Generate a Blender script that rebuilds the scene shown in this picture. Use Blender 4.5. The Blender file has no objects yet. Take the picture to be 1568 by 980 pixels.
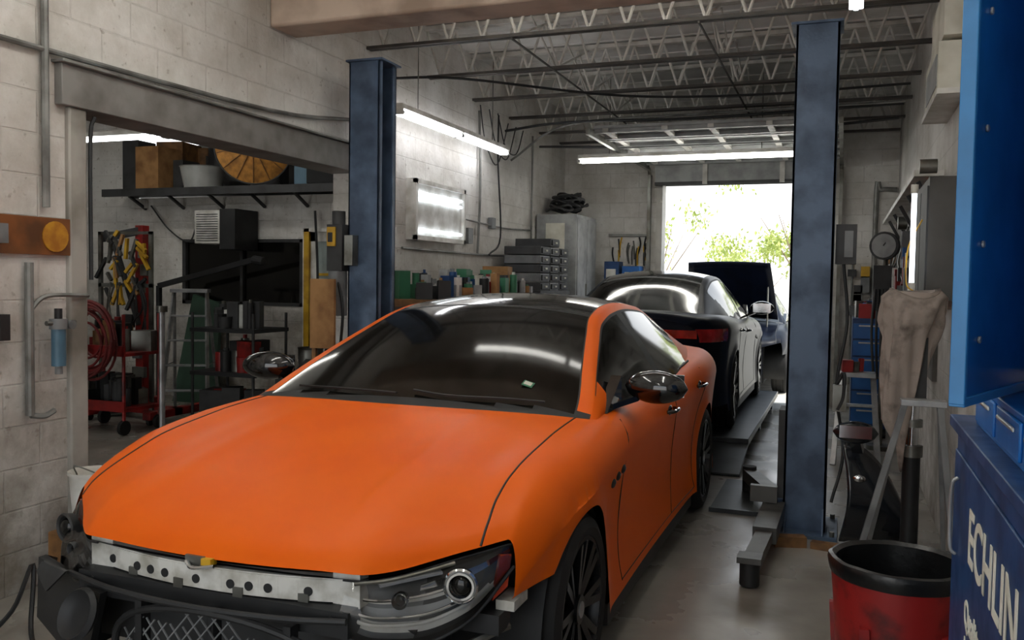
import bpy, math, random, bmesh
import numpy as np
from mathutils import Vector, Matrix, Euler
random.seed(7)
S=bpy.context.scene
pi=math.pi
# ---------------------------------------------------------------- materials
def lin(h):
    c=[int(h[i:i+2],16)/255 for i in (0,2,4)]
    return tuple([(x/12.92 if x<=.04045 else ((x+.055)/1.055)**2.4) for x in c]+[1.0])
def mat(name,c,rough=.5,metal=0.,c2=None,scale=6.,lo=.4,hi=.65,bump=0.,bscale=60.,coat=0.,emit=0.,spec=.5,r2=None):
    m=bpy.data.materials.new(name); m.use_nodes=True
    nt=m.node_tree; n=nt.nodes; l=nt.links; b=n['Principled BSDF']
    c=lin(c); c2=lin(c2) if c2 else tuple([v*.78 for v in c[:3]]+[1])
    tc=n.new('ShaderNodeTexCoord'); ns=n.new('ShaderNodeTexNoise')
    ns.inputs['Scale'].default_value=scale; ns.inputs['Detail'].default_value=6
    l.new(tc.outputs['Object'],ns.inputs['Vector'])
    r=n.new('ShaderNodeValToRGB'); r.color_ramp.elements[0].position=lo; r.color_ramp.elements[1].position=hi
    r.color_ramp.elements[0].color=c; r.color_ramp.elements[1].color=c2
    l.new(ns.outputs['Fac'],r.inputs['Fac']); l.new(r.outputs['Color'],b.inputs['Base Color'])
    b.inputs['Roughness'].default_value=rough; b.inputs['Metallic'].default_value=metal
    b.inputs['Coat Weight'].default_value=coat; b.inputs['Coat Roughness'].default_value=.05
    b.inputs['Specular IOR Level'].default_value=spec
    if r2 is not None:
        mr=n.new('ShaderNodeMapRange'); mr.inputs['From Min'].default_value=lo; mr.inputs['From Max'].default_value=hi
        mr.inputs['To Min'].default_value=rough; mr.inputs['To Max'].default_value=r2
        l.new(ns.outputs['Fac'],mr.inputs['Value']); l.new(mr.outputs['Result'],b.inputs['Roughness'])
    if bump>0:
        n2=n.new('ShaderNodeTexNoise'); n2.inputs['Scale'].default_value=bscale; n2.inputs['Detail'].default_value=4
        l.new(tc.outputs['Object'],n2.inputs['Vector'])
        bp=n.new('ShaderNodeBump'); bp.inputs['Strength'].default_value=bump; bp.inputs['Distance'].default_value=.01
        l.new(n2.outputs['Fac'],bp.inputs['Height']); l.new(bp.outputs['Normal'],b.inputs['Normal'])
    if emit>0:
        b.inputs['Emission Color'].default_value=c; b.inputs['Emission Strength'].default_value=emit
    return m
def blockmat(name,axis,c='E2E0DC',c2='B8B3AA',dirt='70685C'):
    m=bpy.data.materials.new(name); m.use_nodes=True
    nt=m.node_tree; n=nt.nodes; l=nt.links; b=n['Principled BSDF']
    tc=n.new('ShaderNodeTexCoord'); sp=n.new('ShaderNodeSeparateXYZ'); l.new(tc.outputs['Object'],sp.inputs[0])
    cb=n.new('ShaderNodeCombineXYZ'); l.new(sp.outputs['Y' if axis=='X' else 'X'],cb.inputs[0]); l.new(sp.outputs['Z'],cb.inputs[1])
    br=n.new('ShaderNodeTexBrick'); l.new(cb.outputs[0],br.inputs['Vector'])
    br.inputs['Scale'].default_value=1; br.inputs['Brick Width'].default_value=.4; br.inputs['Row Height'].default_value=.2
    br.inputs['Mortar Size'].default_value=.006; br.inputs['Mortar Smooth'].default_value=.5
    n1=n.new('ShaderNodeTexNoise'); n1.inputs['Scale'].default_value=1.3; n1.inputs['Detail'].default_value=9; n1.inputs['Roughness'].default_value=.65
    l.new(tc.outputs['Object'],n1.inputs['Vector'])
    r=n.new('ShaderNodeValToRGB'); e=r.color_ramp.elements
    e[0].position=.38; e[0].color=lin(c); e[1].position=.68; e[1].color=lin(c2)
    l.new(n1.outputs['Fac'],r.inputs['Fac'])
    n3=n.new('ShaderNodeTexNoise'); n3.inputs['Scale'].default_value=24; n3.inputs['Detail'].default_value=5
    l.new(tc.outputs['Object'],n3.inputs['Vector'])
    r3=n.new('ShaderNodeMapRange'); r3.inputs['From Min'].default_value=.64; r3.inputs['From Max'].default_value=.73; r3.inputs['To Max'].default_value=.6
    l.new(n3.outputs['Fac'],r3.inputs['Value'])
    mx0=n.new('ShaderNodeMixRGB'); mx0.inputs[2].default_value=lin('8E867A'); l.new(r3.outputs[0],mx0.inputs[0]); l.new(r.outputs[0],mx0.inputs[1])
    mm=n.new('ShaderNodeMath'); mm.operation='MULTIPLY'; mm.inputs[1].default_value=.10; l.new(br.outputs['Fac'],mm.inputs[0])
    mxm=n.new('ShaderNodeMixRGB'); mxm.inputs[2].default_value=lin('7D766B'); l.new(mm.outputs[0],mxm.inputs[0]); l.new(mx0.outputs[0],mxm.inputs[1])
    mz=n.new('ShaderNodeMapRange'); mz.inputs['From Min'].default_value=0; mz.inputs['From Max'].default_value=1.9
    mz.inputs['To Min'].default_value=1.0; mz.inputs['To Max'].default_value=0.12
    l.new(sp.outputs['Z'],mz.inputs['Value'])
    mu=n.new('ShaderNodeMath'); mu.operation='MULTIPLY'; l.new(mz.outputs[0],mu.inputs[0])
    r4=n.new('ShaderNodeMapRange'); r4.inputs['From Min'].default_value=.32; r4.inputs['From Max'].default_value=.6
    l.new(n1.outputs['Fac'],r4.inputs['Value']); l.new(r4.outputs[0],mu.inputs[1])
    mx=n.new('ShaderNodeMixRGB'); mx.inputs[2].default_value=lin(dirt); l.new(mu.outputs[0],mx.inputs[0]); l.new(mxm.outputs[0],mx.inputs[1])
    l.new(mx.outputs[0],b.inputs['Base Color']); b.inputs['Roughness'].default_value=.7
    ad=n.new('ShaderNodeMath'); ad.operation='MULTIPLY_ADD'; l.new(br.outputs['Fac'],ad.inputs[0]); ad.inputs[1].default_value=-.8; l.new(n3.outputs['Fac'],ad.inputs[2])
    bp=n.new('ShaderNodeBump'); bp.inputs['Strength'].default_value=.55; bp.inputs['Distance'].default_value=.012
    l.new(ad.outputs[0],bp.inputs['Height']); l.new(bp.outputs[0],b.inputs['Normal'])
    return m
BLKX=blockmat('painted_block_x','X'); BLKY=blockmat('painted_block_y','Y')
CONC=mat('beam_paint','C9B6A5',.75,c2='A18E7E',scale=3,bump=.4,bscale=12)
FLOOR=mat('floor_concrete','9E9A92',.18,c2='625C53',scale=1.6,lo=.35,hi=.75,bump=.12,bscale=9,r2=.5)
DECK=mat('deck','E4E3E0',.8,c2='C5C3BE',scale=2,bump=.3,bscale=25)
JOIST=mat('joist_dark','3A3734',.6,c2='524D47')
WEB=mat('joist_web','DAD8D2',.6,c2='B1AEA7')
ORANGE=mat('orange_wrap','EC6600',.45,c2='E86000',scale=3,spec=.22)
BLKGLOSS=mat('black_gloss','0B0C0E',.12,c2='060708',coat=.8)
CARBLK=mat('black_paint','0A0F1C',.32,c2='080B14',coat=.0,spec=.07)
CARGLOSS=mat('loose_part_paint','1C2026',.22,c2='14171B',coat=.5)
GLASS=mat('tinted_glass','13120F',.08,c2='0E0D0B',coat=.0,spec=.4)
BLKP=mat('black_plastic','17181A',.55,c2='232425')
RUB=mat('rubber','121212',.75,c2='1D1C1B')
RIM=mat('rim_black','141517',.3,metal=.3,c2='1c1d1f')
CHROME=mat('chrome','D9DBDD',.12,metal=1.)
STEEL=mat('steel','83847F',.4,metal=.8,c2='5A574F')
ALU=mat('aluminium','B9BBBD',.35,metal=.6,c2='8C8E90')
GALV=mat('galv_pipe','8A8B88',.5,metal=.4,c2='64635F')
WHITE=mat('white_paint','E4E3DE',.5,c2='BDBAB1')
WMET=mat('white_bar','DAD9D3',.4,c2='A9A69B',scale=12)
BLUEG=mat('lift_blue','536883',.45,c2='3A4A60',scale=5,bump=.1,r2=.6)
BLUE=mat('cabinet_blue','1A68B4',.3,c2='135497',scale=3,r2=.42)
BLUED=mat('cabinet_dark_blue','1A4375',.38,c2='10305A',scale=6,r2=.55)
LBLUE=mat('light_blue','3A86C4',.35)
RED=mat('red_paint','9A1E1B',.45,c2='611311',scale=7)
BARREL=mat('barrel_red','94201E',.4,c2='2A1413',scale=9,lo=.48,hi=.72)
REDH=mat('red_hose','7B2424',.5,c2='5A1A1A')
YEL=mat('yellow_plastic','D0A422',.5,c2='A87E12')
WOOD=mat('wood','8B6339',.65,c2='5E4125',scale=9)
CARD=mat('cardboard','A57B4D',.8,c2='805B36')
TAN=mat('tan_wicker','BE8437',.7,c2='8E5F26',scale=14)
CLOTH=mat('grey_cloth','978B83',.9,c2='564D47',scale=11,lo=.5,hi=.78,bump=.5,bscale=30)
GREY=mat('grey_box','77797A',.55,c2='595B5C')
LGREY=mat('light_grey_box','A3A5A5',.5,c2='858787')
DGREY=mat('dark_grey','3A3B3C',.6,c2='2A2A2A')
GREEN=mat('green_plastic','3E7B5C',.5)
PAPER=mat('paper','DAD8CC',.8,c2='C2BFB0')
TEAL=mat('regulator_blue','4E7186',.45)
BRASS=mat('brass','A8833D',.35,metal=.8)
AMBER=mat('amber_lens','C2420C',.15,coat=1)
TAIL=mat('tail_lens','A2181D',.12,c2='720C10',coat=.6)
TUBE=mat('tube_glow','FFFDF6',.4,emit=18.)
FILLB=mat('added_glow_bay','FFFDF6',.4,emit=14.)  # emission of the added fill tubes in the bay
FILLC=mat('added_glow_ceiling','FFFDF6',.4,emit=9.)  # emission of the added tubes that brighten the deck
TUBEW=mat('tube_glow_wall','FAFBFF',.4,emit=11.)
TUBE2=mat('tube_glow_dim','EEF6FF',.4,emit=3.5)
ASPH=mat('asphalt','B7B3AA',.8,c2='9B978E')
BARK=mat('bark','8B7A68',.9)
LINER=mat('bin_liner','121314',.28,c2='1E1F20',bump=.6,bscale=10)
LEAF=mat('leaf','B4BE6C',.6,c2='8FA048',scale=2)
LENS=bpy.data.materials.new('clear_lens'); LENS.use_nodes=True
nt=LENS.node_tree; nt.nodes.remove(nt.nodes['Principled BSDF'])
tr=nt.nodes.new('ShaderNodeBsdfTransparent'); gl=nt.nodes.new('ShaderNodeBsdfGlossy'); gl.inputs['Roughness'].default_value=.03
fr=nt.nodes.new('ShaderNodeFresnel'); fr.inputs[0].default_value=1.5; mx=nt.nodes.new('ShaderNodeMixShader')
nt.links.new(fr.outputs[0],mx.inputs[0]); nt.links.new(tr.outputs[0],mx.inputs[1]); nt.links.new(gl.outputs[0],mx.inputs[2])
nt.links.new(mx.outputs[0],nt.nodes['Material Output'].inputs[0])
# ---------------------------------------------------------------- mesh builder
def catmull(P,k=6):
    P=[Vector(p) for p in P]
    if len(P)<3: return P
    Q=[P[0]*2-P[1]]+P+[P[-1]*2-P[-2]]; out=[]
    for i in range(1,len(Q)-2):
        a,b,c,d=Q[i-1:i+3]
        for j in range(k):
            t=j/k
            out.append(.5*((2*b)+(c-a)*t+(2*a-5*b+4*c-d)*t*t+(3*b-a-3*c+d)*t**3))
    out.append(P[-1]); return out
class MB:
    def __init__(s): s.v=[];s.f=[];s.m=[];s.mats=[]
    def mi(s,m):
        if m not in s.mats: s.mats.append(m)
        return s.mats.index(m)
    def add(s,vs,fs,m):
        o=len(s.v); s.v+= [tuple(v) for v in vs]
        i=s.mi(m) if not isinstance(m,list) else None
        for k,f in enumerate(fs):
            s.f.append([a+o for a in f]); s.m.append(i if i is not None else s.mi(m[k]))
    def box(s,c,sz,m,rot=None,R=None):
        c=Vector(c); hx,hy,hz=[a/2 for a in sz]
        vs=[Vector((x,y,z)) for x in(-hx,hx) for y in(-hy,hy) for z in(-hz,hz)]
        if rot: R=Euler(rot).to_matrix()
        if R is not None: vs=[R@v for v in vs]
        s.add([v+c for v in vs],[(0,1,3,2),(4,6,7,5),(0,4,5,1),(2,3,7,6),(0,2,6,4),(1,5,7,3)],m)
    def b2(s,a,b,m):
        s.box([(a[i]+b[i])/2 for i in range(3)],[abs(b[i]-a[i]) for i in range(3)],m)
    def beam(s,p0,p1,w,h,m):
        p0=Vector(p0);p1=Vector(p1);d=p1-p0;L=d.length;d.normalize()
        up=Vector((0,0,1)) if abs(d.z)<.95 else Vector((1,0,0))
        x=d.cross(up).normalized();z=x.cross(d)
        R=Matrix((x,d,z)).transposed()
        s.box((p0+p1)/2,(w,L,h),m,R=R)
    def cyl(s,p0,p1,r,m,n=12,r2=None,caps=True):
        p0=Vector(p0);p1=Vector(p1);r2=r if r2 is None else r2
        d=(p1-p0).normalized();u=d.orthogonal().normalized();w=d.cross(u)
        vs=[];fs=[]
        for i in range(n):
            a=2*pi*i/n;e=u*math.cos(a)+w*math.sin(a);vs+=[p0+e*r,p1+e*r2]
        for i in range(n):
            j=(i+1)%n;fs.append((2*i,2*j,2*j+1,2*i+1))
        if caps: fs+=[tuple(2*i for i in range(n))[::-1],tuple(2*i+1 for i in range(n))]
        s.add(vs,fs,m)
    def tube(s,P,r,m,n=8,k=6,closed=False,smooth=True):
        P=catmull(P,k) if smooth else [Vector(p) for p in P]
        vs=[];fs=[];u=None
        for i,p in enumerate(P):
            a=P[max(0,i-1)];b=P[min(len(P)-1,i+1)];d=(b-a)
            if d.length<1e-9: d=Vector((0,0,1))
            d.normalize()
            u=d.orthogonal().normalized() if u is None else (u-d*u.dot(d)).normalized()
            w=d.cross(u)
            for q in range(n):
                t=2*pi*q/n;vs.append(p+(u*math.cos(t)+w*math.sin(t))*r)
        for i in range(len(P)-1):
            for q in range(n):
                q2=(q+1)%n;fs.append((i*n+q,i*n+q2,(i+1)*n+q2,(i+1)*n+q))
        fs.append(tuple(range(n))[::-1]);fs.append(tuple((len(P)-1)*n+q for q in range(n)))
        s.add(vs,fs,m)
    def rev(s,prof,c,m,axis=(0,0,1),n=28,a0=0,a1=2*pi,wob=None):
        c=Vector(c);ax=Vector(axis).normalized();u=ax.orthogonal().normalized();w=ax.cross(u)
        full=abs(a1-a0-2*pi)<1e-6;N=n if full else n+1
        vs=[];fs=[]
        for i in range(N):
            a=a0+(a1-a0)*i/n;e=u*math.cos(a)+w*math.sin(a)
            for (r,h) in prof:
                rr=r*(1+(wob(a,h) if wob else 0));vs.append(c+e*rr+ax*h)
        k=len(prof)
        for i in range(n):
            j=(i+1)%N
            for q in range(k-1): fs.append((i*k+q,j*k+q,j*k+q+1,i*k+q+1))
        s.add(vs,fs,m)
    def ball(s,c,r,m,sc=(1,1,1),n=14):
        c=Vector(c);vs=[];fs=[];h=n//2
        for i in range(h+1):
            t=pi*i/h
            for j in range(n):
                p=2*pi*j/n;vs.append(c+Vector((r*sc[0]*math.sin(t)*math.cos(p),r*sc[1]*math.sin(t)*math.sin(p),r*sc[2]*math.cos(t))))
        for i in range(h):
            for j in range(n):
                k=(j+1)%n;fs.append((i*n+j,(i+1)*n+j,(i+1)*n+k,i*n+k))
        s.add(vs,fs,m)
    def ext(s,poly,vec,m):
        v=Vector(vec);P=[Vector(p) for p in poly];n=len(P)
        s.add(P+[p+v for p in P],[tuple(range(n)),tuple(range(2*n-1,n-1,-1))]+[(i,(i+1)%n,n+(i+1)%n,n+i) for i in range(n)],m)
    def grid(s,G,m,mf=None):
        a=len(G);b=len(G[0]);vs=[p for r in G for p in r];fs=[];ms=[]
        for i in range(a-1):
            for j in range(b-1):
                fs.append((i*b+j,i*b+j+1,(i+1)*b+j+1,(i+1)*b+j));ms.append(mf(i,j) if mf else m)
        s.add(vs,fs,ms)
    def obj(s,name,parent=None,bevel=0,merge=0,angle=35,solid=0):
        me=bpy.data.meshes.new(name);me.from_pydata(s.v,[],s.f)
        for m in s.mats: me.materials.append(m)
        me.polygons.foreach_set('material_index',s.m)
        bm=bmesh.new();bm.from_mesh(me)
        if merge: bmesh.ops.remove_doubles(bm,verts=bm.verts,dist=merge)
        bmesh.ops.recalc_face_normals(bm,faces=bm.faces);bm.to_mesh(me);bm.free()
        me.polygons.foreach_set('use_smooth',[True]*len(me.polygons))
        me.set_sharp_from_angle(angle=math.radians(angle))
        o=bpy.data.objects.new(name,me);S.collection.objects.link(o)
        if parent: o.parent=parent
        if solid:
            q=o.modifiers.new('sol','SOLIDIFY');q.thickness=solid;q.offset=-1
        if bevel:
            q=o.modifiers.new('bev','BEVEL');q.width=bevel;q.segments=2;q.limit_method='ANGLE';q.angle_limit=math.radians(50)
        return o
def empty(name,loc=(0,0,0),rz=0,sc=(1,1,1)):
    e=bpy.data.objects.new(name,None);S.collection.objects.link(e);e.location=loc;e.rotation_euler=(0,0,rz);e.scale=sc;e.empty_display_size=.1
    return e
def pch(xs,ys):
    xs=np.array(xs,float);ys=np.array(ys,float);h=np.diff(xs);d=np.diff(ys)/h;m=np.zeros(len(xs))
    m[0]=d[0];m[-1]=d[-1]
    for i in range(1,len(xs)-1):
        m[i]=0 if d[i-1]*d[i]<=0 else 2*d[i-1]*d[i]/(d[i-1]+d[i])
    def f(x):
        x=min(max(x,xs[0]),xs[-1]);i=min(int(np.searchsorted(xs,x,side='right'))-1,len(xs)-2);t=(x-xs[i])/h[i]
        return float((2*t**3-3*t*t+1)*ys[i]+(t**3-2*t*t+t)*h[i]*m[i]+(-2*t**3+3*t*t)*ys[i+1]+(t**3-t*t)*h[i]*m[i+1])
    return f
# ---------------------------------------------------------------- room
XL,XR,YB,YF,H=-3.65,.6,11.75,-1.6,3.85
YJ=6.15
m=MB();m.b2((-12.2,YF-3,-.12),(XR+.2,YB+.0,0),FLOOR);m.obj('floor')
m=MB();m.b2((-14,YB,-.12),(8,60,-.01),ASPH);m.obj('driveway')
m=MB();m.b2((-12.2,YF-.2,H),(XR+.2,YB+.2,H+.1),DECK)
y=-1.4
while y<YB:
    m.b2((-12.1,y,H-.012),(XR,y+.03,H),DECK);y+=.61
m.obj('ceiling')
m=MB()
m.b2((XL-.2,YF,0),(XL,3.46,H),BLKX);m.b2((XL-.2,3.46,2.55),(XL,YJ,H),BLKX);m.b2((XL-.2,YJ,0),(XL,YB,H),BLKX)
m.obj('wall_left')
m=MB();m.b2((XR,YF,0),(XR+.2,YB+.2,H),BLKX);m.obj('wall_right')
m=MB();m.b2((XL-.2,YB,0),(-2.3,YB+.2,H),BLKY);m.b2((-.2,YB,0),(XR,YB+.2,H),BLKY);m.b2((-2.3,YB,2.83),(-.2,YB+.2,H),BLKY);m.obj('wall_back')
m=MB();m.b2((-12.2,YF-.2,0),(-8.6,YF,H),BLKY);m.b2((-4.9,YF-.2,0),(-3.3,YF,H),BLKY);m.b2((.1,YF-.2,0),(XR+.2,YF,H),BLKY)
m.b2((-8.6,YF-.2,2.5),(-4.9,YF,H),BLKY);m.b2((-3.3,YF-.2,3.0),(.1,YF,H),BLKY);m.obj('wall_front')
m=MB();m.b2((-12.2,YF,0),(-12,10.6,H),BLKX);m.obj('wall_bay_side')
m=MB();m.b2((-12,8.9,0),(-8.57,9.05,H),BLKY);m.b2((-8.57,8.9,0),(-7.72,9.05,2.5),BLKY);m.b2((-7.72,8.9,0),(-5.96,9.05,1.2),BLKY)
m.b2((-7.72,8.9,1.96),(-5.96,9.05,2.5),BLKY);m.b2((-5.96,8.9,2.1),(-3.85,9.05,2.5),BLKY);m.b2((-5.0,8.9,0),(-3.85,9.05,2.1),BLKY);m.obj('wall_office')
m=MB();m.b2((-8.6,10.5,0),(-3.85,10.6,H),mat('loft_dark','4B443B',.8));m.obj('wall_bay_back')
m=MB()
m.b2((XL-.22,3.30,2.36),(XL+.05,YJ+.1,2.56),mat('lintel_grey','858380',.5,c2='65625D',scale=4))
m.b2((XL-.22,3.28,2.56),(XL+.08,YJ+.1,2.575),GALV)
m.obj('trim_1',bevel=.004)
m=MB();m.b2((XL-.22,3.36,0),(XL+.03,3.47,2.36),mat('jamb_grey','A8A59E',.6,c2='78746C',scale=3));m.obj('trim_2',bevel=.01)
m=MB();m.b2((XL,5.03,3.2),(XR,5.33,H),CONC);m.obj('ceiling_beam',bevel=.02)
for k,yj in enumerate([6.35,7.41,8.47,9.53,10.6,11.45]):
    m=MB();z0,z1=3.38,3.80
    for dy in(-.025,.025):
        m.b2((XL+.02 if k else XL,yj+dy-.015,z0-.010),(XR-.02,yj+dy+.015,z0+.014),JOIST)
        m.b2((XL,yj+dy-.02,z1),(XR,yj+dy+.02,H-.012),WEB)
    n=15;w=(XR-XL)/n
    for i in range(n):
        x=XL+i*w
        m.cyl((x,yj,z1),(x+w/2,yj,z0),.012,WEB,6);m.cyl((x+w/2,yj,z0),(x+w,yj,z1),.012,WEB,6)
    m.obj('bar_joist')
m=MB()
for x in(-2.4,-1.0):
    m.tube([(x,6.3,3.355),(x+.0,11.4,3.355)],.009,JOIST,6)
    for a,b in((6.39,7.37),(7.45,8.43),(8.51,9.49),(9.57,10.56)):
        m.cyl((x,a,3.40),(x,b,3.78),.01,WEB,6);m.cyl((x,a,3.78),(x,b,3.40),.01,WEB,6)
m.obj('joist_bridging')
m=MB()
m.tube([(XL+.05,6.6,3.2),(-3.2,7.2,3.30),(-2.0,8.2,3.28),(-.8,8.6,3.30),(.5,8.5,3.3)],.012,BLKP,6)
m.tube([(XL+.05,9.3,3.2),(-2.9,9.35,3.27),(-1.4,9.2,3.22),(.5,9.4,3.30)],.014,BLKP,6)
m.tube([(XL+.05,9.5,2.9),(-2.9,9.4,3.25),(-1.4,9.3,3.28),(.5,9.2,3.28)],.012,GALV,6)
m.tube([(XL+.05,10.5,3.2),(-2.4,10.4,3.15),(-1,10.3,3.22),(.5,10.2,3.3)],.015,DGREY,6)
for i in range(3):
    m.tube([(XL+.04,8.6+i*.25,3.36),(XL+.06+.02*i,8.7+i*.25,3.0),(XL+.04,9.1+i*.3,2.8+.1*i),(XL+.05,9.4+.25*i,3.3)],.007,DGREY,5)
m.obj('ceiling_cables')
# ---------------------------------------------------------------- fluorescent lights, visible ones and added fill
def fixture(name,p0,p1,z,n=2,two=True,tm=TUBE,chain=True,hw=.09):
    m=MB();p0=Vector((*p0,z));p1=Vector((*p1,z));d=(p1-p0);L=d.length;d.normalize();w=Vector((-d.y,d.x,0))
    m.beam(p0+Vector((0,0,.05)),p1+Vector((0,0,.05)),hw,.04,WHITE)
    for q in range(n):
        a=p0+d*(L*q/n+.03);b=p0+d*(L*(q+1)/n-.03)
        for sgn in((-1,1) if two else (0,)):
            o=w*.032*sgn;m.cyl(a+o,b+o,.019,tm,10)
            m.cyl(a+o-d*.02,a+o,.019,ALU,8);m.cyl(b+o,b+o+d*.02,.019,ALU,8)
        sz=(.10 if abs(d.y)>.5 else .02,.02 if abs(d.y)>.5 else .10,.06)
        m.box(a-d*.03+Vector((0,0,.01)),sz,WHITE);m.box(b+d*.03+Vector((0,0,.01)),sz,WHITE)
    if chain:
        for t in(.15,.85):
            q=p0.lerp(p1,t);m.cyl(q+Vector((0,0,.07)),Vector((q.x,q.y,H-.01)),.005,STEEL,6)
    m.obj(name)
fixture('added_fill_light',(-3.42,6.42),(-3.42,8.84),2.88,tm=TUBEW)
fixture('added_fill_light',(-2.88,9.8),(-.5,9.8),2.90,n=1,tm=TUBE)
fixture('added_fill_light',(-7.15,6.5),(-5.85,6.5),2.80,n=1,two=False,tm=TUBEW,hw=.05)
fixture('added_fill_light',(-.75,4.2),(-.75,1.8),3.35,n=2,hw=.04)  # added fill above the frame, brightens walls and ceiling near the camera
fixture('added_fill_light',(-2.5,4.2),(-2.5,1.8),3.35,n=2,hw=.04)  # second added fill row, also out of view overhead
fixture('added_fill_light',(-2.8,5.72),(-.4,5.72),3.46,n=2,hw=.03,tm=FILLC)  # added tubes hidden behind the beam to brighten the deck
fixture('added_fill_light',(-1.6,.9),(-1.6,-1.2),3.35,n=2)  # unseen fill added over and behind the camera
fixture('added_fill_light',(-9.0,4.6),(-6.6,4.6),3.6,n=2,tm=FILLB)  # fill added to the dim bay, hidden above the header
fixture('added_fill_light',(-7.9,7.0),(-5.5,7.0),3.6,n=2,tm=FILLB)  # fill added to brighten the office wall, out of view above the header
m=MB();x=XL
m.b2((x,7.02,1.88),(x+.07,8.12,2.42),WHITE)
m.b2((x+.07,7.02,1.88),(x+.10,8.12,1.92),WHITE);m.b2((x+.07,7.02,2.38),(x+.10,8.12,2.42),WHITE)
m.b2((x+.07,7.02,1.88),(x+.10,7.06,2.42),WHITE);m.b2((x+.07,8.08,1.88),(x+.10,8.12,2.42),WHITE)
m.cyl((x+.09,7.12,1.97),(x+.09,8.03,1.97),.014,TUBE2,8)
m.cyl((x+.09,7.12,2.24),(x+.09,8.03,2.24),.014,TUBE2,8);m.cyl((x+.09,7.12,2.30),(x+.09,8.03,2.30),.014,TUBE2,8)
m.obj('wall_light_box')
m=MB();m.cyl((.02,4.85,3.22),(.02,4.85,H),.012,BLKP,8);m.cyl((.02,4.85,3.08),(.02,4.85,3.22),.05,WHITE,14)
for a in range(4):
    t=a*pi/2;m.cyl((.02+.022*math.cos(t),4.85+.022*math.sin(t),2.93),(.02+.022*math.cos(t),4.85+.022*math.sin(t),3.08),.013,TUBE2,8)
m.obj('compact_bulb_lamp')
# ---------------------------------------------------------------- overhead door
m=MB();GD=mat('door_panel','A3A5A4',.5,c2='858786')
for i in range(5):
    y0=8.75+i*.53
    m.b2((-2.42,y0,3.08),(-.08,y0+.5,3.11),GD)
    for dy in(.03,.44): m.b2((-2.42,y0+dy,3.04),(-.08,y0+dy+.05,3.08),GD)
    for xx in(-2.3,-1.7,-1.25,-.7,-.2): m.b2((xx-.03,y0,3.045),(xx+.03,y0+.5,3.08),WEB)
m.b2((-2.35,11.55,2.80),(-.15,11.6,3.1),GD);m.b2((-2.35,11.52,2.80),(-.15,11.6,2.84),DGREY)
for xx in(-1.7,-.75): m.b2((xx-.03,11.5,2.8),(xx+.03,11.56,3.1),WEB)
for xx in(-2.44,-.06):
    m.b2((xx-.02,8.6,3.0),(xx+.02,11.5,3.06),STEEL);m.b2((xx-.02,11.6,0),(xx+.02,11.7,2.95),STEEL)
    m.tube([(xx,11.45,3.03),(xx,11.6,3.0),(xx,11.65,2.85)],.025,STEEL,6)
m.cyl((-2.4,11.55,3.2),(-.1,11.55,3.2),.02,STEEL,8)
m.obj('door_1')
m=MB();fr=mat('frame_paint','C4C1BA',.6)
m.b2((-2.36,YB-.03,0),(-2.28,YB+.22,2.87),fr);m.b2((-.22,YB-.03,0),(-.14,YB+.22,2.87),fr);m.b2((-2.36,YB-.03,2.83),(-.14,YB+.22,2.9),fr);m.obj('trim_3')
# ---------------------------------------------------------------- cars
R=.375
XC=pch([0,.10,.28,.5,.93,1.5,2.5,3.6,4.2,4.5,4.7,4.85,4.97],[.85,.84,.815,.80,.80,.80,.84,.84,.81,.78,.73,.66,.56])
XS=pch([0,.3,.6,.93,1.5,2.3,3.2,3.9,4.4,4.65,4.8,4.9,4.97],[.885,.93,.95,.965,.95,.94,.945,.968,.945,.90,.85,.79,.70])
ZT=pch([0,.03,.08,.16,.35,.6,.93,1.3,1.5,1.8,3,4.2,4.6,4.85,4.97],[.675,.712,.744,.774,.828,.877,.928,.980,.995,.99,.99,1.05,1.085,1.08,1.03])
ZC=pch([0,.08,.3,.6,.93,1.3,1.6,2.5,3.4,4.0,4.5,4.8,4.97],[.735,.775,.84,.90,.93,.955,.965,.97,1.0,1.035,1.05,1.035,.98])
YO=pch([0,.25,.50,.58,.68,.79,.87,1.0],[.045,.055,.09,.145,.24,.34,.42,.45])
def zb(y):
    b=.57 if y<.93 else(.2 if y<4.42 else .27)
    for c in(.93,3.93):
        if abs(y-c)<R: b=max(b,.345+math.sqrt(R*R-(y-c)**2))
    return b
def sidex(s,z,y=None):
    zc_=ZC(s);xc_=XC(s);xs_=XS(s);d=zc_-z;d1=.16
    if d<d1: return xc_+(xs_-xc_)*math.sqrt(max(0,1-(1-d/d1)**2))
    q=(zc_-d1-z)/(zc_-d1-.2)
    x=xs_-.024*math.sin(pi*min(1,q))-.012*q
    y=s if y is None else y
    for c in(.93,3.93):
        r=math.hypot(y-c,z-.345);x+=.014*math.exp(-((r-R)/.06)**2)
    return x
def topz(s,a):
    k=max(0,min(1,s/.35))*max(0,min(1,(1.35-s)/.5)) if s<1.35 else 0
    z=ZT(s)+(ZC(s)-ZT(s))*a**2.6
    if s<.15: z-=(.15-s)/.15*.020*math.exp(-((a-.68)/.16)**2)
    z+= -.013*k*math.exp(-((a-.80)/.10)**2)+.007*k*math.exp(-((a-.50)/.06)**2)
    return z
def yw(s,off): return s+off*max(0,1-s/1.1)
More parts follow.
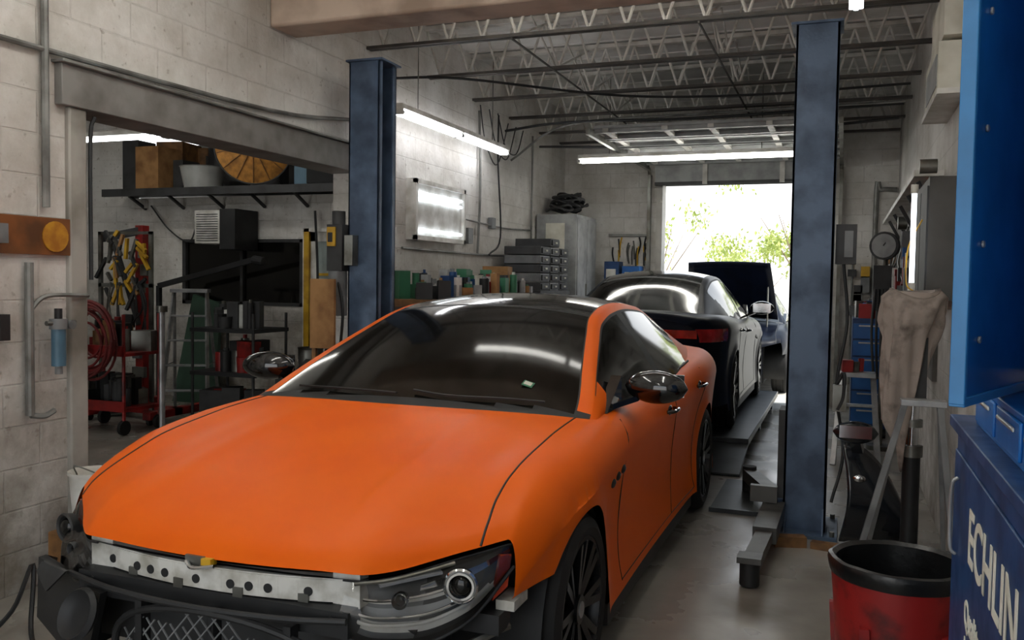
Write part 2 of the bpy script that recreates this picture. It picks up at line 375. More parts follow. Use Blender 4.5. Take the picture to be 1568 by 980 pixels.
def wheel(mb,side,y,r=.345):
    xo=.955*side;c=(xo-.125*side,y,r);ax=(side,0,0);w=.125;rr=r-.085
    mb.rev([(rr,-w+.01),(r-.05,-w),(r-.015,-w+.015),(r,-w+.04),(r,-.06),(r-.006,-.055),(r-.006,-.045),(r,-.04),(r,.04),(r-.006,.045),(r-.006,.055),(r,.06),(r,w-.04),(r-.015,w-.015),(r-.05,w),(rr+.005,w-.008),(rr,w-.02)],c,RUB,ax,48)
    mb.rev([(rr,w-.02),(rr+.006,w-.012),(rr-.012,w-.01),(rr-.02,w-.04),(rr-.03,-w+.02),(rr,-w+.01)],c,RIM,ax,40)
    C=Vector(c)
    mb.cyl(C+Vector((side*.0,0,0)),C+Vector((side*.012,0,0)),.17,STEEL,28)
    mb.cyl(C+Vector((-side*.05,0,0)),C+Vector((side*.06,0,0)),.08,DGREY,18)
    mb.box(C+Vector((side*.01,.12,.05)),(.07,.07,.16),RED)
    for i in range(8):
        t=2*pi*i/8
        for dt in(-.13,.13):
            p0=C+Vector((side*.085,math.cos(t+dt*.4)*.05,math.sin(t+dt*.4)*.05));p1=C+Vector((side*.105,math.cos(t+dt)*(rr-.01),math.sin(t+dt)*(rr-.01)))
            mb.beam(p0,p1,.022,.03,RIM)
    mb.cyl(C+Vector((side*.06,0,0)),C+Vector((side*.108,0,0)),.052,RIM,18)
    mb.cyl(C+Vector((side*.108,0,0)),C+Vector((side*.112,0,0)),.03,ALU,14)
def build_car(name,loc,rz,sc,PAINT,ROOF,RAIL,openfront,hood_up=False):
    E=empty(name,loc,rz,sc)
    st=sorted(set([round(v,4) for v in [0,.01,.02,.035,.05]+list(np.linspace(.065,1.1,44))+list(np.linspace(1.1,4.8,130))+list(np.linspace(4.8,4.97,10))+list(np.linspace(3.5,3.62,9))+list(np.linspace(4.24,4.36,9))+list(np.linspace(1.27,1.33,6))]))
    rows=[]
    for s in st:
        half=[]
        xc_=XC(s);y0=YO(xc_)
        for i in range(37):
            a=i/36;x=a*xc_;half.append((x,yw(s,YO(x)),topz(s,a)))
        zbb=zb(yw(s,.35));zc_=ZC(s);d1=.16
        for i in range(1,9):
            th=pi/2*i/8;zz=zc_-d1*(1-math.cos(th));zz=max(zz,zbb)
            x=sidex(s,zz,yw(s,.35));half.append((x,yw(s,y0+(.42-y0)*math.sin(th)-.05*(1-math.cos(th))),zz))
        for i in range(1,15):
            zz=zc_-d1+(zbb-zc_+d1)*i/14
            half.append((sidex(s,zz,yw(s,.35)),yw(s,.37-.02*i/14),zz))
        rows.append([(-x,y,z) for x,y,z in half[:0:-1]]+half)
    m=MB();m.grid(rows,PAINT)
    last=rows[-1];n=len(last)
    m.add(last,[tuple(range(n))],PAINT)
    m.obj('body_shell',E,merge=.0004,angle=40)
    zc=pch([1.28,1.36,1.6,1.9,2.2,2.38,2.6,2.9,3.2,3.5,3.7,3.9,4.2,4.5,4.64],[.965,1.003,1.112,1.24,1.352,1.402,1.437,1.457,1.452,1.418,1.378,1.325,1.225,1.12,1.07])
    xr=pch([1.28,1.5,1.8,2.1,2.35,2.8,3.3,3.7,4.0,4.3,4.64],[.84,.81,.735,.66,.605,.58,.575,.585,.615,.66,.70])
    zr=pch([1.28,1.5,1.8,2.1,2.35,2.6,2.9,3.3,3.7,4.0,4.3,4.64],[.90,.99,1.128,1.25,1.34,1.382,1.398,1.38,1.305,1.215,1.12,1.03])
    xb=pch([1.28,1.5,2.0,3.0,3.8,4.3,4.64],[.84,.835,.865,.875,.85,.78,.72]);zbt=pch([1.28,1.5,2.5,3.5,4.64],[.89,.93,.955,.985,1.0])
    ys=list(np.linspace(1.28,4.64,113));av=[0,.1,.2,.3,.4,.5,.6,.7,.8,.87,.915,.925,.96,1.0];bv=[.06,.09,.11,.2,.35,.5,.65,.8,.92,1.0]
    rows=[]
    for y in ys:
        h=[]
        for a in av: h.append((a*xr(y),y,zc(y)-(zc(y)-zr(y))*a**2.3))
        for b in bv:
            h.append((xr(y)+(xb(y)-xr(y))*b+.02*math.sin(pi*b),y,zr(y)+(zbt(y)-zr(y))*b))
        rows.append(h)
    def mf(i,j):
        y=(ys[i]+ys[i+1])/2
        if j<len(av)-1:
            a=(av[j]+av[j+1])/2
            if y<1.36+.1*a*a: return BLKP
            if a>.925: return RAIL
            if a>.915: return BLKP
            if 2.36<y<3.66: return ROOF
            if 2.32<y<=2.36 or 3.66<=y<3.70: return BLKP
            return GLASS
        k=j-(len(av)-1);b=([0]+bv)[k]
        if b<.06: return RAIL
        if b<.09: return BLKP if 1.62<y<3.9 else RAIL
        if 1.72<y<3.62+.25*(1-b):
            return BLKP if (2.70<y<2.80) else GLASS
        return RAIL if y>1.6 else PAINT
    m=MB();m.grid(rows,None,mf);m.grid([[(-x,y,z) for x,y,z in r] for r in rows],None,mf)
    m.obj('greenhouse',E,merge=.0004,angle=50)
    m=MB()
    for sd in(-1,1):
        for y in(.93,3.93): wheel(m,sd,y)
    m.obj('wheels',E)
    m=MB()
    for sd in(-1,1):
        for c in(.93,3.93):
            G=[]
            for i in range(25):
                t=-.35+(pi+.7)*i/24
                G.append([(sd*x,c+.385*math.cos(t),max(.12,.345+.385*math.sin(t))) for x in(.58,.70,.915)])
            m.grid(G,BLKP)
            m.b2((sd*.56,c-.39,.15),(sd*.60,c+.39,.7),BLKP)
    m.b2((-.58,.36,.16),(.58,4.7,.66),BLKP);m.b2((-.84,1.36,.16),(.84,3.5,.9),BLKP);m.b2((-.7,4.35,.25),(.7,4.85,.8),BLKP)
    for sd in(-1,1):
        m.ext([(sd*.84,1.33,.12),(sd*.925,1.38,.12),(sd*.925,3.5,.12),(sd*.84,3.54,.12)],(0,0,.09),BLKP)
    m.obj('underbody',E)
    m=MB()
    for sd in(-1,1):
        def seam(pts,r=.0028): m.tube([(sd*(sidex(s,z)+.0),s,z) for s,z in pts],r,BLKP,6,4)
        seam([(1.66,.93),(1.62,.85),(1.56,.7),(1.55,.5),(1.56,.35),(1.60,.24)])
        seam([(2.78,.955),(2.80,.85),(2.82,.6),(2.82,.4),(2.80,.24)])
        seam([(3.72,.98),(3.74,.88),(3.66,.80),(3.55,.70),(3.48,.55),(3.46,.35),(3.5,.24)])
        seam([(1.60,.245),(2.2,.24),(2.8,.24),(3.5,.24)])
        P=[]
        for s in np.linspace(0.005,1.46,24):
            a=.925+.03*min(1,s/.5);x=a*XC(s);P.append((sd*x,yw(s,YO(x)),topz(s,a)-.001))
        m.tube(P,.0042,BLKP,6,2)
        m.tube([(sd*(XC(s)+.012),s,ZC(s)+.002) for s in np.linspace(1.66,3.7,14)],.008,BLKP,6,2)
        for i,yy in enumerate((1.36,1.45,1.54)):
            zz=.715+.012*i;xx=sidex(yy,zz);m.ball((sd*(xx+.001),yy,zz),.034,BLKP,(.25,1,.55));m.ball((sd*(xx+.004),yy+.006,zz),.024,BLKGLOSS,(.25,1,.4))
        for yy,zz in((2.62,.845),(3.55,.885)):
            xx=sidex(yy,zz)
            m.ball((sd*xx,yy,zz),.055,BLKGLOSS,(.15,1,.5))
            m.tube([(sd*(xx+.0),yy-.09,zz),(sd*(xx+.035),yy-.06,zz+.002),(sd*(xx+.038),yy+.05,zz+.004),(sd*(xx+.0),yy+.09,zz)],.010,BLKGLOSS,8)
    m.obj('seams_and_handles',E)
    m=MB()
    for sd in(-1,1):
        G=[]
        for i in range(15):
            t=pi*i/14;rr=math.sin(t)**.5 if 0<i<14 else .02
            xx=.88+.29*(i/14)
            G.append([(sd*xx,1.80-.04*i/14+(.080*rr)*math.cos(p)+(.0),1.065+.075*rr*math.sin(p)) for p in np.linspace(0,2*pi,17)])
        m.grid(G,BLKGLOSS)
        m.ext([(sd*.84,1.70,.96),(sd*.95,1.76,1.0),(sd*.97,1.84,1.02),(sd*.86,1.86,.97)],(0,0,.025),BLKGLOSS)
        m.box((sd*1.03,1.868,1.065),(.21,.008,.10),CHROME)
        m.ext([(sd*.80,1.60,.96),(sd*.80,1.86,.96),(sd*.80,1.86,1.10)],(sd*.05,0,0),BLKGLOSS)
    m.obj('side_mirrors',E)
    m=MB()
    def ws(x,y): 
        a=min(.9,abs(x)/xr(y));return (x,y-.012,zc(y)-(zc(y)-zr(y))*a**2.3+.012)
    m.tube([ws(.62,1.45),ws(.45,1.42),ws(.2,1.39),ws(.02,1.41)],.006,BLKP,6);m.tube([ws(-.05,1.38),ws(-.3,1.40),ws(-.6,1.45)],.006,BLKP,6)
    m.obj('wipers',E)
    if openfront:
        def tline(u):
            x=.46+(.855-.46)*u;y=YO(x);return Vector((x,y+.008,topz(0,x/.85 if x<.85 else 1)-.022+.004*u))
        BX=pch([0,.25,.5,.75,1],[.44,.53,.65,.78,.872]);BY=pch([0,.25,.5,.75,1],[.05,.08,.14,.24,.40]);BZ=pch([0,.12,.3,.5,.75,1],[.56,.505,.475,.47,.52,.655])
        for sd,nm in((1,'headlight_left'),(-1,'headlight_right')):
            m=MB();G=[];G2=[]
            for i in range(33):
                u=i/32;t=tline(u);b=Vector((BX(u),BY(u),BZ(u)));r=[];r2=[]
                for j in range(17):
                    v=j/16;p=b.lerp(t,v);q=p+Vector((.3,-1,.0))*.035*math.sin(pi*v)*math.sin(pi*min(1,u*1.0))**.5
                    r.append((sd*q.x,q.y,q.z));q2=p+Vector((-.15,1,0))*.07*math.sin(pi*v)**.5*(1-.3*u);r2.append((sd*q2.x,q2.y,q2.z))
                G.append(r);G2.append(r2)
            m.grid(G,LENS)
            if sd>0:
                def hm(i,j):
                    if j<1 or i<1 or i>30: return BLKP
                    if j in(2,3): return WHITE
                    if j in(5,6) and i<22: return LGREY
                    if j in(8,) and i<20: return WHITE
                    if j in(10,11) and i>14: return CHROME
                    if j>13: return BLKP
                    return GREY if i<16 else DGREY
            else:
                hm=lambda i,j: (DGREY,BLKP,GREY)[(i//4+j)%3]
            m.grid(G2,None,hm)
            m.tube([G[i][0] for i in range(33)],.006,BLKP,6,1);m.tube([G[i][16] for i in range(33)],.004,BLKP,6,1)
            for k in (5,9):
                m.tube([tuple(Vector(G2[i][k])+Vector((0,-.03,.008))) for i in range(3,24)],.005,CHROME if sd>0 else DGREY,6,1)
            if sd>0: m.tube([tuple(Vector(G2[i][4])+Vector((0,-.03,.0))) for i in range(3,29)],.006,WHITE,6,1)
            for (x,y,z,r) in((.765,.24,.630,.046),(.62,.135,.60,.022)):
                c=Vector((sd*x,y,z));ax=Vector((sd*.25,-1,0)).normalized()
                m.rev([(r*1.0,-.03),(r*1.15,0),(r*1.05,.006),(r*.9,0),(r*.8,-.02)],c,CHROME if sd>0 else DGREY,ax,26)
                m.ball(c-ax*.012,r*.72,GLASS,(1,.6,1),18)
                if sd>0 and r>.03: m.rev([(r*.88,0),(r*.90,.006),(r*.76,.006)],c,WHITE,ax,24)
            m.ext([(sd*.825,.345,.56),(sd*.862,.375,.60),(sd*.862,.405,.69),(sd*.838,.375,.695)],(-sd*.010,.01,0),AMBER)
            m.obj(nm,E)
        m=MB()
        f=lambda x:.055+.08*(x/.5)**2
        for i in range(16):
            x0=-.5+i*1.0/16;x1=x0+1.0/16
            m.beam((x0,f(x0),.612),(x1,f(x1),.612),.012,.066,WMET);m.beam((x0,f(x0)+.02,.646),(x1,f(x1)+.02,.646),.045,.006,WMET)
            if i%2==1 or i in(4,10):
                xm=(x0+x1)/2;m.cyl((xm,f(xm)-.009,.607),(xm,f(xm)-.003,.607),.014,BLKP,14)
        for x in(-.46,.46): m.box((x,f(x)+.01,.62),(.09,.05,.10),WMET)
        for x in(-.3,-.1,.12,.33): m.box((x,f(x)-.004,.585),(.035,.012,.03),STEEL)
        m.obj('bumper_reinforcement',E)
        m=MB()
        G=[]
        for i in range(25):
            x=-.74+1.48*i/24;y=YO(abs(x))
            zz=.660 if abs(x)<.5 else .660+.12*(abs(x)-.5)
            G.append([(x,y+.012,zz-.004),(x,y+.05,zz-.012),(x,y+.10,zz-.015),(x,y+.3,zz-.01)])
        m.grid(G,BLKP)
        m.tube([(.50,.085,.650),(.58,.135,.655),(.66,.21,.668),(.73,.275,.685)],.006,STEEL,6);m.beam((.56,.12,.645),(.70,.245,.665),.03,.008,ALU)
        m.b2((-.56,.20,.3),(.56,.34,.62),DGREY)
        m.box((-.03,.065,.665),(.07,.05,.03),STEEL);m.box((.02,.045,.668),(.035,.03,.02),YEL);m.tube([(-.06,.04,.66),(-.02,.02,.65),(.05,.03,.66)],.006,CHROME,6)
        for x in(-.62,.62):
            m.b2((x-.03,.18,.25),(x+.03,.3,.50),BLKP)
        m.box((.80,.36,.50),(.12,.10,.06),BLKP);m.box((.86,.42,.545),(.06,.12,.03),WMET);m.tube([(.6,.16,.45),(.72,.22,.43),(.86,.4,.47)],.012,STEEL,6)
        m.tube([(-.55,.06,.555),(-.3,.0,.55),(0,-.02,.548),(.3,.0,.55),(.50,.04,.555)],.010,BLKP,8)
        m.b2((-.5,.05,.50),(.5,.12,.575),BLKP)
        ring=[(.06+.40*math.cos(t),-.02+.06*math.cos(t)**2,.375+.165*math.sin(t)) for t in np.linspace(0,2*pi,37)]
        m.tube(ring,.012,BLKP,8,1)
        for i in range(-16,17):
            for sg in(-1,1):
                P=[]
                for q in range(7):
                    z=.22+.31*q/6;x=.06+i*.05+sg*(z-.375)*.9
                    if ((x-.06)/.39)**2+((z-.375)/.16)**2<1: P.append((x,-.01+.05*((x-.06)/.42)**2,z))
                if len(P)>1: m.tube(P,.003,GREY,4,1)
        for x in(-.21,0.06,.33): m.b2((x-.012,.0,.21),(x+.012,.04,.53),BLKP)
        m.rev([(.07,0),(.085,.02),(.075,.035),(.055,.015),(.03,.01),(0,.01)],(-.42,-.01,.455),BLKP,(-.2,-1,.45),24)
        m.ext([(-.38,.02,.52),(-.80,.16,.545),(-.90,.3,.48),(-.88,.22,.30),(-.45,.02,.25)],(0,.03,0),BLKP)
        m.ext([(-.88,.30,.38),(-.93,.50,.42),(-.925,.48,.60),(-.88,.36,.56)],(.02,0,0),BLKP)
        m.ext([(-.52,.015,.575),(-.66,.05,.58),(-.72,.08,.53),(-.6,.01,.50)],(0,.012,0),DGREY)
        m.ext([(.55,.08,.44),(.80,.2,.46),(.78,.24,.3),(.55,.06,.3)],(0,.03,0),BLKP)
        m.obj('front_structure',E)
        m=MB();x=.50;y=1.56;Z=zc(y)-(zc(y)-zr(y))*(x/xr(y))**2.3
        m.box((x,y,Z+.006),(.05,.04,.003),GREEN,rot=(math.radians(24),math.radians(15),0));m.box((x,y,Z+.008),(.035,.025,.003),PAPER,rot=(math.radians(24),math.radians(15),0))
        m.obj('inspection_sticker',E)
    else:
        m=MB()
        for sd in(-1,1):
            m.grid([[(sd*(sidex(s,z)+.008),s,z) for z in(.83,.87,.91,.94)] for s in np.linspace(4.55,4.965,12)],TAIL)
            m.b2((sd*.35,4.965,.86),(sd*.69,4.985,.93),TAIL)
            m.box((sd*.5,4.97,.50),(.25,.03,.08),TAIL)
            m.cyl((sd*.5,4.9,.27),(sd*.5,5.02,.27),.04,CHROME,14)
        m.b2((-.6,4.96,.28),(.6,5.0,.4),BLKP);m.b2((-.26,4.97,.62),(.26,4.985,.74),PAPER);m.b2((-.35,4.965,.78),(.35,4.99,.80),CHROME)
        m.b2((-.6,.12,.3),(.6,.3,.66),PAINT)
        m.obj('lamps_and_trim',E)
    if hood_up:
        m=MB();G=[]
        for i in range(9):
            v=i/8;G.append([(x,1.42-.62*v,1.02+.80*v+.03*math.sin(pi*v)+.04*math.cos(x*1.6)) for x in np.linspace(-.74+.1*v,.74-.1*v,13)])
        m.grid(G,PAINT);m.cyl((.6,1.0,.85),(.6,1.0,1.5),.01,STEEL,6);m.obj('raised_hood',E,solid=.03)
    return E
CX=-1.79
build_car('sedan_car',(CX,2.1,0),0,(1,1,1),ORANGE,BLKGLOSS,ORANGE,True)
build_car('sedan_car',(-1.76,11.66,.2),pi,(.90,.84,1.0),CARBLK,BLKGLOSS,CARBLK,False)
build_car('sedan_car',(-1.55,12.3,-.01),0,(.90,.88,1.0),CARBLK,CARBLK,CARBLK,False,True)
m=MB();RP=mat('ramp_steel','35383A',.35,metal=.4,c2='26282A')
for x0,x1 in((-2.75,-2.2),(-1.3,-.72)):
    m.b2((x0,7.75,.14),(x1,11.4,.20),RP);m.ext([(x0,7.1,.005),(x1,7.1,.005),(x1,7.75,.14),(x0,7.75,.14)],(0,0,.02),RP)
    for yy in(7.9,9.5,11.2): m.b2((x0+.05,yy,0),(x1-.05,yy+.12,.14),RP)
m.obj('drive_on_ramp',bevel=.004)
m=MB();m.b2((-.80,5.95,.001),(-.38,6.95,.015),RP);m.b2((-.80,5.95,.015),(-.38,5.98,.03),RP);m.obj('floor_plate')
# ---------------------------------------------------------------- lift posts
def post(name,cx,f,y=5.8,h=3.1):
    m=MB();t=.014
    m.b2((cx-f*.13,y-.13,.02),(cx-f*(.13-t),y+.13,h),BLUEG)
    for sy in(-1,1):
        m.b2((cx-f*.13,y+sy*.13,.02),(cx+f*.12,y+sy*(.13-t),h),BLUEG)
        m.b2((cx+f*.12,y+sy*.13,.02),(cx+f*(.12-t),y+sy*.08,h),BLUEG)
    m.b2((cx-.15,y-.15,h),(cx+.15,y+.15,h+.015),BLUEG)
    m.b2((cx-.20,y-.26,0),(cx+.20,y+.26,.02),BLUEG)
    for sx in(-1,1):
        for sy in(-1,1): m.cyl((cx+sx*.17,y+sy*.22,.02),(cx+sx*.17,y+sy*.22,.05),.016,STEEL,6)
        m.ext([(cx+sx*.11,y-.13,.02),(cx+sx*.11,y-.24,.02),(cx+sx*.11,y-.13,.16)],(.01,0,0),BLUEG)
    m.cyl((cx-f*.02,y,.05),(cx-f*.02,y,h-.5),.035,DGREY,12)
    m.b2((cx-f*.05,y-.11,.06),(cx+f*.16,y+.11,.75),DGREY)
    m.cyl((cx-f*.06,y+.06,.1),(cx-f*.06,y+.06,h-.05),.012,BLKP,6)
    for sy in(-1,1):
        m.cyl((cx+f*.17,y+sy*.12,.07),(cx+f*.17,y+sy*.12,.20),.05,BLUEG,12)
    return m
m=post('lift_post',-.19,-1)
ARM=mat('arm_steel','5A5A57',.45,metal=.5,c2='3B3A37')
a=Vector((-.36,5.66,.14));b=Vector((-.37,5.05,.13));c=Vector((-.40,4.55,.10))
m.beam(a,b,.13,.09,ARM);m.beam(b-(c-b).normalized()*.1,c,.09,.06,ARM);m.cyl(c-Vector((0,0,.09)),c+Vector((0,0,.03)),.05,BLKP,16);m.box(c+Vector((0,0,.045)),(.12,.12,.03),ARM)
m.beam(Vector((-.36,5.92,.14)),Vector((-.6,6.6,.14)),.10,.08,ARM);m.cyl((-.6,6.6,.02),(-.6,6.6,.2),.05,RUB,14)
m.box((-.42,5.6,.24),(.16,.05,.10),ARM);m.b2((-.05,5.74,1.66),(.07,5.9,1.9),DGREY);m.b2((.0,5.73,1.70),(.05,5.745,1.86),GREY)
m.tube([(0,5.8,1.66),(.03,5.78,1.3),(-.02,5.72,.9),(.03,5.75,.5),(-.03,5.7,.2)],.01,BLKP,6)
m.box((.0,5.66,.85),(.08,.05,.16),STEEL);m.tube([(-.02,5.66,.93),(.02,5.64,1.0),(.02,5.64,.86),(-.01,5.64,.78)],.012,BLKP,6)
m.obj('lift_post',bevel=.003)
m=post('lift_post',-3.29,1)
m.beam((-3.12,5.66,.14),(-2.95,4.9,.14),.12,.09,ARM);m.beam((-3.12,5.92,.14),(-2.95,6.36,.14),.12,.09,ARM)
m.b2((-3.56,5.60,1.58),(-3.43,5.74,1.92),DGREY);m.b2((-3.55,5.585,1.76),(-3.48,5.60,1.9),YEL);m.b2((-3.54,5.58,1.79),(-3.50,5.585,1.86),BLKP);m.cyl((-3.5,5.67,1.92),(-3.5,5.67,2.02),.05,DGREY,14)
m.cyl((-3.5,5.66,1.25),(-3.5,5.66,1.58),.07,GREY,14);m.b2((-3.46,5.70,1.6),(-3.40,5.76,1.7),STEEL)
m.b2((-3.40,5.58,1.62),(-3.33,5.66,1.84),STEEL)
m.tube([(-3.5,5.62,1.6),(-3.42,5.6,1.3),(-3.45,5.62,.9),(-3.4,5.66,.4)],.012,BLKP,6)
m.obj('lift_post',bevel=.003)
m=MB();m.b2((-3.60,5.45,1.02),(-3.40,5.475,1.52),CARD);m.b2((-3.60,5.475,.0),(-3.57,5.5,1.02),WOOD);m.b2((-3.43,5.475,.0),(-3.40,5.5,1.02),WOOD);m.obj('wooden_board')
m=MB();m.box((-.25,5.36,.03),(.18,.08,.06),WOOD,rot=(0,0,.3));m.box((-.05,5.36,.02),(.16,.06,.04),WOOD,rot=(0,0,-.2));m.obj('wood_blocks')
# ---------------------------------------------------------------- left wall plumbing
m=MB();x=XL+.03
m.tube([(x,1.5,2.60),(x,2.95,2.60),(x,4.98,2.64),(x,5.9,2.74),(x+.05,6.08,2.76),(x+.08,6.12,2.7),(x+.08,6.12,2.3),(x+.03,6.2,2.2)],.014,GALV,8,4)
m.tube([(x,3.22,H-.01),(x,3.22,1.85)],.018,GALV,8);m.cyl((x,3.12,0.85),(x,3.12,1.58),.020,GALV,10)
m.tube([(x,3.12,1.35),(x+.02,3.2,1.42),(x+.02,3.45,1.42)],.012,GALV,6);m.tube([(x,3.12,.85),(x+.02,3.18,.84),(x+.02,3.24,.86)],.014,GALV,6)
m.tube([(x+.02,3.5,2.33),(x,3.49,2.2),(x,3.49,1.5)],.010,BLKP,6)
m.obj('wall_conduit')
m=MB();m.b2((XL,2.85,1.62),(XL+.03,3.36,1.80),mat('board_orange','7E4A1E',.6,c2='563214'));m.cyl((XL+.03,3.27,1.71),(XL+.036,3.27,1.71),.075,mat('yellow_paint','C08A20',.6,c2='A0640F',scale=14),20);m.box((XL+.05,2.95,1.71),(.05,.05,.09),GREY);m.obj('switch_board')
m=MB();m.cyl((x+.05,3.24,1.08),(x+.05,3.24,1.26),.033,TEAL,14);m.cyl((x+.05,3.24,1.26),(x+.05,3.24,1.31),.042,GREY,14);m.cyl((x+.05,3.24,1.04),(x+.05,3.24,1.08),.018,GREY,10)
m.cyl((x+.05,3.17,1.29),(x+.05,3.34,1.29),.012,STEEL,8);m.cyl((x+.05,3.24,1.31),(x+.05,3.24,1.36),.018,BLKP,10);m.cyl((x+.07,3.29,1.28),(x+.09,3.29,1.28),.022,GREY,14)
m.box((x+.02,2.95,1.28),(.06,.05,.12),BLKP);m.obj('air_regulator')
m=MB()
for i in range(20): m.rev([(.012,-.003),(.015,0),(.012,.003),(.009,0),(.012,-.003)],(x,2.90,1.6-.028*i),STEEL,(1,0,0) if i%2 else(0,1,0),8)
m.obj('hanging_chain')
m=MB();m.b2((-3.52,3.12,0),(-3.24,3.40,.30),WOOD);m.obj('wooden_crate',bevel=.01)
m=MB();m.rev([(0,0),(.085,0),(.105,.26),(.112,.26),(.112,.275),(.10,.26),(.085,.02),(0,.02)],(-3.38,3.26,0.305),WHITE,(0,0,1),24);m.tube([(-3.48,3.26,.55),(-3.38,3.16,.62),(-3.28,3.26,.55)],.004,STEEL,6);m.obj('plastic_bucket')
m=MB()
m.tube([(x,8.6,3.3),(x,8.65,2.5),(x,8.6,1.8)],.014,GALV,6);m.tube([(x,6.9,1.8),(x,9.0,1.8),(x,10.2,1.85)],.012,GALV,6)
m.tube([(x+.1,8.9,3.3),(x+.08,8.95,2.8),(x+.1,9.0,2.0),(x+.05,8.8,1.8)],.010,BLKP,6);m.tube([(x,10.3,3.3),(x,10.3,1.9)],.014,GALV,6)
m.tube([(x,6.5,2.9),(x,6.5,2.6),(x,6.6,1.8)],.012,GALV,6);m.box((x,8.35,1.98),(.06,.12,.16),GREY);m.box((x,6.7,1.9),(.05,.1,.14),WHITE)
m.tube([(x,8.1,2.15),(x,9.3,2.12),(x,10.3,2.15)],.010,GALV,6);m.box((x,9.0,2.15),(.05,.1,.12),GREY)
m.obj('wall_wiring')
CL=[BLKP,GREY,WHITE,LGREY,CARD,DGREY,PAPER,BLUED,GREEN,GREY,BLKP,WHITE,DGREY,RED]
def clutter(m,x0,x1,y0,y1,z,n,s0=.06,s1=.2,mats=CL,hs=1.2,cols=None):
    for i in range(n):
        x=random.uniform(x0,x1);y=random.uniform(y0,y1);a=random.uniform(s0,s1);h=random.uniform(s0,s1)*hs;mm=random.choice(mats);k=random.random()
        if k<.5: m.box((x,y,z+h/2),(a,a*random.uniform(.6,1.2),h),mm,rot=(0,0,random.uniform(-.6,.6)))
        elif k<.85:
            r=a*.35;m.cyl((x,y,z),(x,y,z+h),r,mm,12);m.cyl((x,y,z+h),(x,y,z+h*1.12),r*.5,random.choice(mats),10)
        else:
            r=a*.4;m.rev([(0,0),(r,0),(r*1.15,h),(r*1.2,h),(r*1.1,h*.95)],(x,y,z),mm,(0,0,1),14)
m=MB();m.b2((XL+.02,6.45,1.30),(-3.0,9.05,1.36),WOOD);m.b2((XL+.02,6.45,.5),(-3.02,9.05,.53),DGREY)
for yy in(6.5,7.8,9.0):
    for xx in(XL+.06,-3.05): m.b2((xx-.025,yy-.025,0),(xx+.025,yy+.025,1.30),DGREY)
m.b2((-3.06,6.5,.8),(-3.03,8.95,1.25),GREY);m.obj('workbench')
m=MB();clutter(m,-3.5,-3.1,6.6,8.85,1.362,90,.05,.14,hs=1.7);clutter(m,-3.5,-3.2,6.6,8.3,1.362,14,.06,.12,[GREEN,WHITE,LGREY,PAPER],hs=2.4)
m.box((-3.35,8.5,1.52),(.26,.3,.30),CARD,rot=(0,0,.2));m.box((-3.3,7.9,1.46),(.22,.26,.2),WHITE,rot=(0,0,.2));m.obj('workbench_supplies')
m=MB()
for (yy,n) in((9.35,5),(9.70,6),(10.05,5)):
    for i in range(n):
        z=1.42+i*.10;m.b2((-3.55,yy-.15,z),(-3.12,yy+.17,z+.09),DGREY if (i+n)%2 else GREY);m.b2((-3.12,yy-.12,z+.015),(-3.105,yy+.14,z+.075),BLKP);m.box((-3.10,yy,z+.045),(.01,.07,.02),PAPER)
m.b2((-3.58,9.15,0),(-3.10,10.25,1.42),DGREY);m.obj('parts_drawer_stack',bevel=.004)
m=MB();m.b2((XL+.03,10.5,0),(-3.1,11.4,2.36),LGREY);m.b2((-3.1,10.53,.1),(-3.085,10.94,2.32),LGREY);m.b2((-3.1,10.96,.1),(-3.085,11.37,2.32),LGREY);m.box((-3.075,10.9,1.4),(.02,.02,.2),STEEL);m.b2((-3.5,10.49,1.9),(-3.25,10.5,2.25),PAPER)
m.obj('storage_locker',bevel=.006)
m=MB()
for i in range(16):
    cx,cy=random.uniform(-3.42,-3.28),random.uniform(10.78,11.15);r=random.uniform(.12,.20);z=2.415+.014*i
    m.tube([(cx+r*math.cos(t),cy+r*math.sin(t),z+.02*math.sin(3*t+i)+.02) for t in np.linspace(0,2*pi,12)],.016,BLKP if i%3 else DGREY,6,2)
m.obj('coiled_hoses')
m=MB();m.b2((-3.0,11.42,0),(-2.5,11.7,.95),GREY);m.b2((-3.02,11.40,.95),(-2.48,11.7,1.0),DGREY)
m.b2((-2.98,11.42,1.0),(-2.78,11.65,1.80),BLUED);m.b2((-2.74,11.42,1.0),(-2.50,11.65,1.74),BLUE);m.b2((-2.70,11.40,1.45),(-2.56,11.42,1.66),PAPER);m.b2((-2.95,11.40,1.5),(-2.82,11.42,1.7),WHITE)
m.obj('blue_parts_cabinets',bevel=.004)
m=MB()
for i in range(16):
    xx=random.uniform(-2.95,-2.48);zz=random.uniform(1.95,2.15);m.tube([(xx,YB-.04,zz),(xx+random.uniform(-.03,.03),YB-.05,zz-.1),(xx+random.uniform(-.03,.03),YB-.04,zz-.25)],.012,random.choice([STEEL,DGREY,YEL,BLKP]),6)
m.b2((-3.0,YB-.05,2.15),(-2.48,YB-.01,2.18),STEEL);m.obj('hanging_hand_tools')
